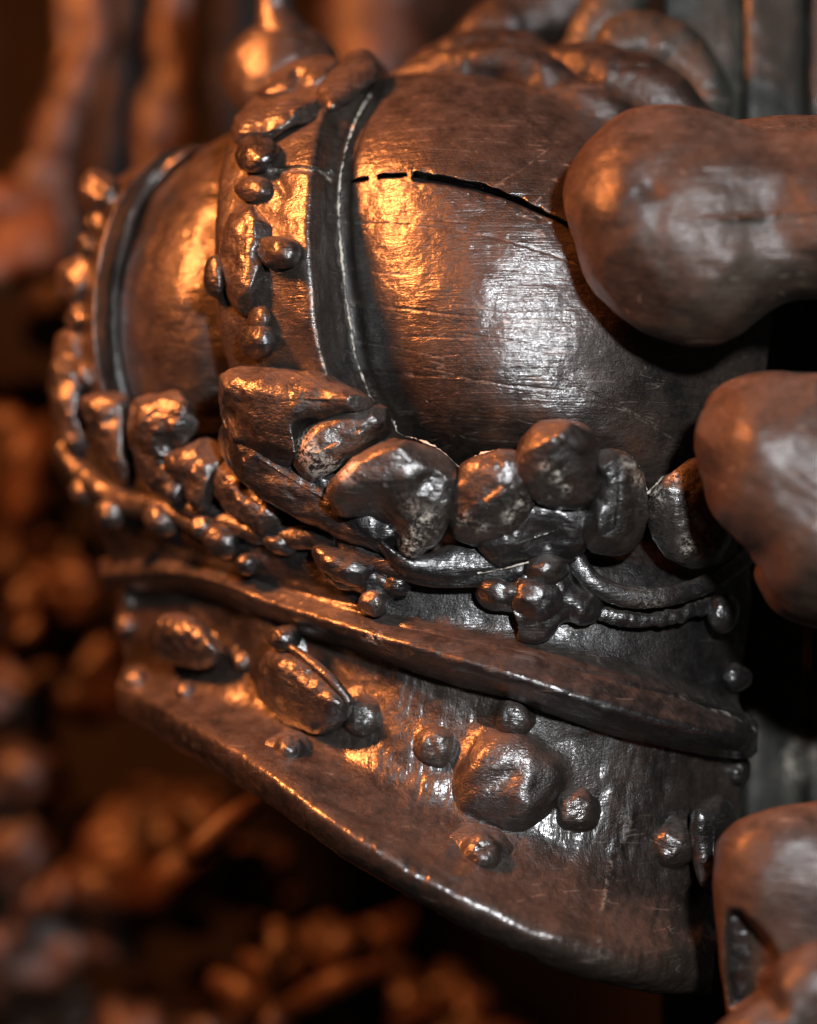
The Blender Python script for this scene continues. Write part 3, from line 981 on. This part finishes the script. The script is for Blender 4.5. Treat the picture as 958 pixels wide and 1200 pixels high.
skirt_stud(595, 917, 62, 'boss', W_leaf, 0.75, 1.05, 0.6, 3)
for i, (u, v, r) in enumerate(((511, 876, 25), (601, 841, 25), (675, 949, 26), (563, 1001, 23))):
    skirt_stud(u, v, r, 'gem', W_leaf, 1.0, 1.0, 0, 20 + i)
o, _ = inflate('boss', [(297, 790), (312, 765), (340, 762), (372, 778), (400, 805), (412, 828), (400, 852), (372, 862), (340, 850), (312, 825)], [(330, 795), (380, 828)], -128, 50, 40, W_leaf, None, tilt=(0.7, -0.2), seed=160, amp=0.002, scale=50, facets=2, bite=0.03); part(o)
for i, (u, v, r) in enumerate(((427, 843, 24), (340, 881, 18), (288, 776, 15), (218, 812, 13), (250, 762, 14))):
    skirt_stud(u, v, r, 'gem', W_leaf, 1.1, 1.0, 0, 30 + i)
o, _ = inflate('boss', [(170, 745), (190, 722), (220, 722), (248, 742), (262, 765), (245, 785), (210, 782), (182, 768)], [(200, 748), (230, 762)], -262, 36, 40, W_leaf, None, tilt=(0.9, -0.2), seed=161, amp=0.002, scale=50, facets=2, bite=0.03); part(o)
for i, (u, v, r) in enumerate(((150, 735, 15), (152, 705, 14), (160, 798, 15))):
    skirt_stud(u, v, r, 'gem', W_leaf, 1.1, 1.0, 0, 40 + i)
blob('gem', 334, 749, -128, 20, 17, 20, W_black, 260, amp=0.0012)
part(tube('ridge', [(338, 757, -112, 5), (360, 772, -92, 6), (388, 797, -72, 7), (412, 826, -62, 6)], W_leaf, None, n=60, k=14, seed=261))
skirt_stud(786, 989, 29, 'gem', W_leaf, 1.0, 1.0, 0, 51)
o, _ = inflate('boss', [(808, 955), (822, 938), (845, 932), (862, 948), (864, 985), (858, 1030), (842, 1052), (822, 1040), (812, 1000)], [(838, 965), (838, 1015)], -52, 36, 40, W_black, None, tilt=(-0.4, 0), seed=162, amp=0.0015, scale=60); part(o)
skirt_stud(862, 905, 15, 'gem', W_black, 1.0, 1.0, 0, 52)

# --- curling band under the leaves
def band_res(u, v):
    return 0.25 * np.exp(-((u - 758) / 14) ** 2)


o = tube('scroll_band', [(668, 640, -22, 11), (682, 668, -14, 12), (702, 688, -10, 13), (740, 700, -10, 13), (785, 698, -14, 13), (828, 684, -32, 12), (866, 660, -72, 11), (890, 640, -120, 10)], W_black, None, n=180, k=28, amp=0.0008, scale=60, seed=170, flat=0.7, residue=band_res); part(o)
o = tube('scroll_edge', [(690, 712, -30, 7), (720, 722, -26, 8), (765, 727, -26, 9), (808, 718, -38, 9), (846, 702, -66, 8)], W_black, None, n=120, k=18, amp=0.0018, scale=110, seed=171, flat=0.5); part(o)
o = tube('scroll_band', [(395, 625, -70, 14), (440, 652, -48, 15), (490, 672, -30, 14), (545, 678, -18, 12), (600, 670, -8, 11), (645, 655, -4, 12), (676, 644, -10, 14)], W_black, None, n=180, k=28, amp=0.0008, scale=60, seed=172, flat=0.5); part(o)
o = tube('scroll_band', [(200, 585, -225, 12), (250, 605, -180, 13), (300, 622, -140, 14), (350, 630, -105, 14), (400, 628, -72, 13)], W_black, None, n=140, k=24, amp=0.0009, scale=60, seed=173, flat=0.8); part(o)
o = tube('scroll_band', [(70, 520, -400, 12), (100, 560, -350, 14), (150, 590, -290, 15), (200, 600, -235, 14), (250, 625, -190, 13)], W_black, None, n=120, k=22, amp=0.001, scale=60, seed=174, flat=0.8); part(o)

o, _ = inflate('scroll_plate', [(440, 632), (480, 650), (540, 636), (600, 624), (680, 634), (690, 654), (650, 668), (590, 684), (530, 686), (470, 672)], [(490, 664), (560, 662), (650, 648)], -34, 26, 40, W_black, None, power=0.6, seed=175, amp=0.001); part(o)
# hanging trefoil ornaments
def pend(outline, skel, d, h, seed, **kw):
    o, _ = inflate('pendant_leaf', outline, skel, d, h, 40, W_black, None, power=0.7, seed=seed, amp=0.0016, scale=70, **kw)
    return part(o)


pend([(556, 694), (562, 678), (584, 674), (600, 682), (612, 656), (640, 647), (666, 655), (674, 676), (692, 692), (706, 700), (702, 724), (682, 733), (662, 728), (648, 742), (628, 756), (606, 750), (612, 732), (598, 716), (572, 712)], [(590, 696), (640, 690), (675, 712)], -32, 34, 180, dents=[(665, 720, 10, 8), (606, 712, 10, 8)])
blob('pendant_boss', 633, 702, -8, 34, 30, 22, W_black, 179, amp=0.0014)
blob('pendant_bead', 640, 669, -2, 26, 20, 24, W_leaf, 181, amp=0.0014)
blob('pendant_bead', 577, 694, -22, 17, 16, 18, W_black, 182, amp=0.0012)
blob('pendant_bead', 686, 713, -18, 17, 18, 16, W_black, 183, amp=0.0012)
pend([(366, 640), (395, 638), (436, 652), (478, 668), (487, 688), (466, 702), (456, 720), (436, 726), (420, 714), (422, 696), (398, 690), (374, 668)], [(395, 660), (440, 680)], -78, 34, 185)
blob('pendant_boss', 410, 666, -56, 36, 19, 24, W_black, 178, rot=0.35, amp=0.0014)
blob('pendant_bead', 438, 706, -50, 18, 17, 18, W_leaf, 186, amp=0.0012)
blob('pendant_bead', 466, 684, -46, 18, 15, 16, W_black, 187, amp=0.0012)
blob('pendant_bead', 848, 719, -55, 20, 23, 20, W_leaf, 189)
blob('pendant_bead', 864, 794, -95, 18, 17, 16, W_black, 190)
blob('pendant_boss', 262, 634, -165, 26, 20, 24, W_black, 191, rot=0.4)
blob('pendant_bead', 290, 661, -150, 15, 13, 14, W_black, 192)
blob('pendant_bead', 238, 618, -175, 16, 14, 16, W_leaf, 193)
blob('pendant_boss', 190, 610, -240, 24, 18, 22, W_leaf, 194, rot=0.4)
blob('pendant_bead', 130, 602, -300, 20, 18, 18, W_leaf, 195)
blob('pendant_bead', 100, 575, -350, 18, 20, 18, W_leaf, 196)
blob('pendant_bead', 330, 636, -118, 22, 14, 16, W_black, 197, rot=0.3)

# --- leaf fleurons
def fleuron(parts, root_name='fleuron'):
    first = None
    for (nm, outline, skel, d, h, hb, kw) in parts:
        mat = kw.pop('mat', W_leaf)
        kw.setdefault('power', 0.72)
        kw.setdefault('facets', 5)
        kw.setdefault('bite', 0.035)
        kw['amp'] = kw.get('amp', 0.001) * 1.3
        kw['scale'] = kw.get('scale', 60) * 1.3
        o, s = inflate(nm, outline, skel, d, h, hb, mat, None, **kw)
        if first is None:
            first = part(o)
        else:
            o.parent = first
    return first


def spots(pts, w=7, s=0.8):
    def f(u, v):
        r = np.zeros(np.shape(u))
        for (a, b) in pts:
            r = np.maximum(r, s * np.exp(-(((u - a) ** 2 + (v - b) ** 2) / w ** 2)))
        return r
    return f


# the leaf at the foot of the jewelled arch
fleuron([
    ('fleuron', [(256, 505), (280, 490), (320, 500), (360, 530), (400, 560), (450, 590), (478, 630), (470, 655), (425, 640), (370, 618), (310, 585), (265, 545)], [(300, 535), (380, 585), (440, 620)], -62, 30, 60, dict(mat=W_black, tilt=(0.25, 0.0), seed=200, amp=0.001)),
    ('leaf_lobe', [(256, 452), (264, 438), (285, 431), (330, 431), (380, 436), (412, 452), (442, 474), (422, 484), (385, 494), (352, 510), (346, 545), (335, 560), (300, 540), (272, 512), (258, 490)], [(285, 472), (345, 466), (400, 468)], -44, 52, 60, dict(tilt=(0.30, 0.1), seed=201, amp=0.0015, scale=50, dents=[(266, 488, 24, 46), (290, 520, 20, 24), (360, 500, 12, 20)])),
    ('leaf_lobe', [(343, 520), (352, 505), (385, 490), (420, 479), (442, 475), (458, 486), (460, 504), (445, 520), (415, 538), (385, 556), (362, 566), (346, 552)], [(370, 532), (436, 498)], -22, 34, 40, dict(tilt=(-0.1, -0.4), seed=202, amp=0.001, residue=spots([(375, 545), (362, 530), (352, 515), (390, 548)], 14, 0.9))),
    ('leaf_lobe', [(384, 585), (392, 560), (415, 540), (445, 522), (475, 514), (508, 526), (538, 550), (538, 582), (526, 612), (508, 640), (488, 655), (468, 646), (456, 618), (430, 606), (400, 606)], [(430, 570), (490, 575), (488, 610)], 2, 46, 50, dict(power=0.5, tilt=(0.1, -0.5), facets=5, seed=203, amp=0.0016, scale=45, dents=[(438, 612, 22, 40), (505, 560, 20, 8)], residue=spots([(480, 640), (490, 625), (500, 612), (405, 548)], 13, 1.0))),
])
# knobbed leaf beside it
fleuron([
    ('fleuron', [(560, 640), (590, 612), (610, 588), (660, 588), (698, 600), (690, 630), (680, 650), (640, 660), (590, 668)], [(600, 640), (660, 620)], 2, 24, 60, dict(mat=W_black, tilt=(0, -0.3), seed=210, amp=0.0008, dents=[(640, 632, 20, 14)])),
    ('leaf_lobe', [(523, 598), (530, 565), (550, 540), (578, 529), (604, 530), (620, 548), (628, 580), (620, 608), (600, 628), (570, 641), (540, 634), (526, 618)], [(565, 590), (590, 570)], 8, 48, 50, dict(power=0.45, tilt=(0.1, -0.3), facets=4, seed=211, amp=0.0014, scale=50, dents=[(575, 610, 14, 8)], residue=spots([(600, 605), (612, 590), (560, 620), (545, 610)], 9, 0.7))),
    ('leaf_lobe', [(700, 540), (712, 528), (735, 532), (752, 552), (758, 585), (755, 622), (742, 645), (715, 651), (688, 642), (680, 622), (690, 600), (698, 570)], [(725, 565), (720, 620)], 8, 46, 50, dict(power=0.45, tilt=(-0.1, -0.3), facets=4, seed=212, amp=0.0014, scale=50, residue=spots([(740, 540), (748, 560)], 9, 0.6))),
    ('leaf_lobe', [(607, 555), (609, 525), (625, 500), (650, 490), (680, 496), (700, 518), (706, 550), (702, 580), (680, 597), (650, 596), (622, 585), (610, 572)], [(655, 535), (658, 555)], 34, 52, 60, dict(power=0.5, tilt=(0, -0.5), facets=4, seed=213, amp=0.0014, scale=50, residue=spots([(652, 560), (640, 548), (655, 555), (662, 572)], 6, 0.9))),
])
# half hidden leaf by the streaked paw
fleuron([
    ('fleuron', [(759, 600), (766, 575), (785, 556), (812, 538), (840, 540), (862, 580), (858, 630), (838, 658), (812, 668), (785, 655), (765, 630)], [(800, 590), (825, 620)], -14, 46, 60, dict(power=0.5, tilt=(0, -0.2), facets=6, seed=220, amp=0.0014, scale=50, residue=spots([(770, 580), (790, 558), (806, 640)], 10, 0.7))),
])
# leaves on the far left, turning out of focus
fleuron([
    ('fleuron', [(150, 500), (162, 490), (190, 520), (215, 550), (222, 585), (205, 596), (178, 575), (158, 545)], [(175, 525), (198, 570)], -215, 24, 40, dict(mat=W_black, tilt=(0.4, 0), seed=230)),
    ('leaf_lobe', [(150, 488), (158, 468), (180, 461), (208, 460), (224, 474), (236, 498), (224, 514), (205, 528), (192, 540), (172, 530), (156, 512)], [(175, 495), (205, 488)], -195, 36, 40, dict(tilt=(0.4, 0), seed=231, amp=0.0014, dents=[(195, 520, 12, 20)])),
    ('leaf_lobe', [(194, 545), (204, 526), (232, 516), (256, 518), (264, 536), (254, 556), (250, 580), (240, 598), (222, 594), (214, 572), (202, 560)], [(222, 542), (240, 560)], -178, 34, 40, dict(tilt=(0.4, 0), seed=232, amp=0.0014, dents=[(215, 570, 10, 15)])),
])
fleuron([
    ('fleuron', [(250, 572), (254, 550), (266, 538), (288, 550), (312, 572), (330, 596), (330, 614), (308, 628), (284, 612), (262, 596)], [(275, 570), (305, 602)], -138, 34, 40, dict(tilt=(0.4, 0), seed=240, amp=0.0014, dents=[(292, 572, 10, 12)])),
])
fleuron([
    ('fleuron', [(95, 478), (106, 462), (132, 460), (150, 470), (156, 500), (150, 530), (158, 560), (142, 566), (122, 540), (108, 510)], [(122, 485), (136, 530)], -300, 34, 40, dict(tilt=(0.4, 0), seed=250, amp=0.0014)),
    ('leaf_lobe', [(58, 440), (66, 420), (90, 425), (100, 450), (98, 490), (110, 530), (96, 545), (74, 520), (60, 480)], [(78, 450), (88, 505)], -375, 30, 40, dict(tilt=(0.3, 0), seed=251, amp=0.0014)),
])

# --- pale wax lines in the joints
def wax(path, seed, r=1.5):
    q = crom(path, 500)
    k = 7
    w = np.clip(vnoise(np.stack([q[:, 0], q[:, 1], q[:, 0] * 0], -1), 0.07, seed) + 0.6, 0.04, 1.3) * r * (0.7 + 0.6 * vnoise(np.stack([q[:, 0], q[:, 1], q[:, 0] * 0], -1), 0.33, seed + 1))
    w = np.maximum(w, 0.05)
    q = q + np.stack([vnoise(np.stack([q[:, 0], q[:, 1], q[:, 0] * 0], -1), 0.3, seed + 2), vnoise(np.stack([q[:, 1], q[:, 0], q[:, 0] * 0], -1), 0.3, seed + 4), q[:, 0] * 0], -1) * 0.8
    rows = np.concatenate([q[:, :3], w[:, None]], 1)
    o = tube('wax_line', rows, W_wax, None, n=600, k=k, amp=0.0003, scale=500, seed=seed)
    return part(o)


wax([(448, 93, -278), (434, 112, -212), (421, 133, -164), (409, 162, -132), (402, 190, -111), (398, 218, -100), (397, 250, -93), (399, 285, -87), (402, 315, -85), (406, 350, -83), (411, 380, -83), (417, 418, -88), (428, 450, -95), (440, 474, -104), (460, 494, -108)], 300, 1.5)
wax([(462, 494, -96), (468, 508, -80), (490, 515, -60), (515, 527, -50), (540, 549, -52)], 301, 1.8)
wax([(534, 556, -60), (548, 540, -52), (570, 530, -44), (596, 528, -36), (612, 534, -34)], 302, 1.5)
wax([(700, 528, -34), (722, 528, -34), (745, 542, -38), (758, 574, -46)], 303, 1.4)
wax([(757, 580, -60), (775, 562, -64), (800, 543, -68), (815, 534, -72)], 304, 1.6)
wax([(392, 562, -10), (402, 552, -8), (420, 540, -10), (440, 528, -14)], 305, 2.2)
wax([(560, 672, -4), (600, 664, 6), (630, 655, 6), (655, 645, 2)], 306, 1.2)

TURN = 0.0
# ------------------------------------------------------------------ paws on the right
def reg(o, label, cat):
    tag(o, label, cat)
    return o


o, _ = inflate('carved_paw', [(660, 236), (668, 200), (688, 166), (715, 140), (750, 127), (790, 123), (830, 131), (868, 146), (905, 152), (960, 150), (1040, 140), (1090, 200), (1085, 300), (1040, 345), (960, 350), (922, 354), (892, 369), (860, 394), (825, 405), (790, 400), (750, 385), (715, 360), (690, 332), (674, 288)],
               [(755, 262), (830, 262), (930, 250), (1030, 240)], 70, 108, 130, W_paw, n=180, k=40, power=0.9, tilt=(0.12, 0), seed=400, amp=0.0022, scale=22, facets=3, bite=0.03,
               dents=[(758, 206, 18, 4), (764, 224, 13, 5), (770, 246, 11, 4), (905, 250, 50, 16), (745, 300, 40, 4)])
reg(o, 'large knobbed wooden paw overlapping the crown dome at upper right', 'paw')
o, _ = inflate('carved_paw', [(815, 525), (820, 492), (838, 462), (868, 443), (910, 434), (960, 436), (1030, 440), (1100, 520), (1100, 700), (1040, 760), (965, 728), (928, 718), (902, 694), (886, 660), (858, 628), (836, 602), (824, 565)],
               [(900, 530), (940, 600), (1020, 620)], 110, 110, 140, W_paw2, n=180, k=40, power=0.9, tilt=(0.15, 0), seed=410, amp=0.0022, scale=22, facets=3, bite=0.03, dents=[(885, 660, 26, 16)])
reg(o, 'streaked rounded wooden paw at the right edge below the knobbed one', 'paw')
o, _ = inflate('carved_paw_toe', [(884, 670), (905, 650), (945, 660), (1000, 690), (1000, 740), (950, 735), (915, 722), (895, 700)], [(920, 690), (960, 705)], 70, 40, 60, W_paw, seed=411)
reg(o, 'small dark toe tucked under the streaked paw at right', 'paw')
hollow = [(852, 1066), (868, 1066), (890, 1084), (914, 1116), (906, 1140), (900, 1160), (880, 1176), (856, 1186), (849, 1150), (848, 1100)]
o, _ = inflate('carved_scroll', [(836, 1010), (842, 985), (862, 964), (895, 949), (940, 940), (1010, 938), (1100, 980), (1100, 1240), (1000, 1290), (900, 1260), (858, 1210), (848, 1170), (840, 1110), (835, 1050)],
               [(905, 1040), (980, 1080), (1000, 1160)], 95, 80, 120, W_paw2, n=180, k=48, power=0.8, tilt=(0.1, 0), seed=420, amp=0.0016, scale=26,
               pit=(np.array(hollow, float), 40, 10))
reg(o, 'brown scratched carved scroll with a dark glossy hollow at lower right', 'carving')
h, _ = inflate('hollow_face', [(852, 1070), (868, 1070), (888, 1088), (908, 1118), (902, 1140), (896, 1160), (878, 1172), (858, 1182), (852, 1150), (850, 1100)], [(864, 1095), (876, 1150)], 106, 10, 20, W_black, o, tilt=(0.12, -0.22), seed=425, amp=0.002, scale=60)
o, _ = inflate('carved_lobe', [(830, 1215), (850, 1192), (880, 1178), (900, 1158), (910, 1130), (930, 1112), (965, 1104), (1030, 1110), (1060, 1200), (1000, 1280), (900, 1280), (840, 1250)], [(920, 1200), (970, 1180)], 230, 60, 80, W_paw2, n=120, k=30, seed=430, amp=0.002, scale=25, dents=[(905, 1180, 16, 14)])
reg(o, 'small smooth brown lobe in the lower right corner before the hollow scroll', 'carving')
o, _ = inflate('carved_limb', [(860, 150), (880, 139), (920, 135), (970, 134), (1040, 130), (1060, 200), (1000, 240), (900, 220)], [(910, 175), (1000, 175)], -60, 60, 80, W_paw, n=80, k=20, seed=440)
reg(o, 'brown rounded edge just above and behind the knobbed paw', 'carving')
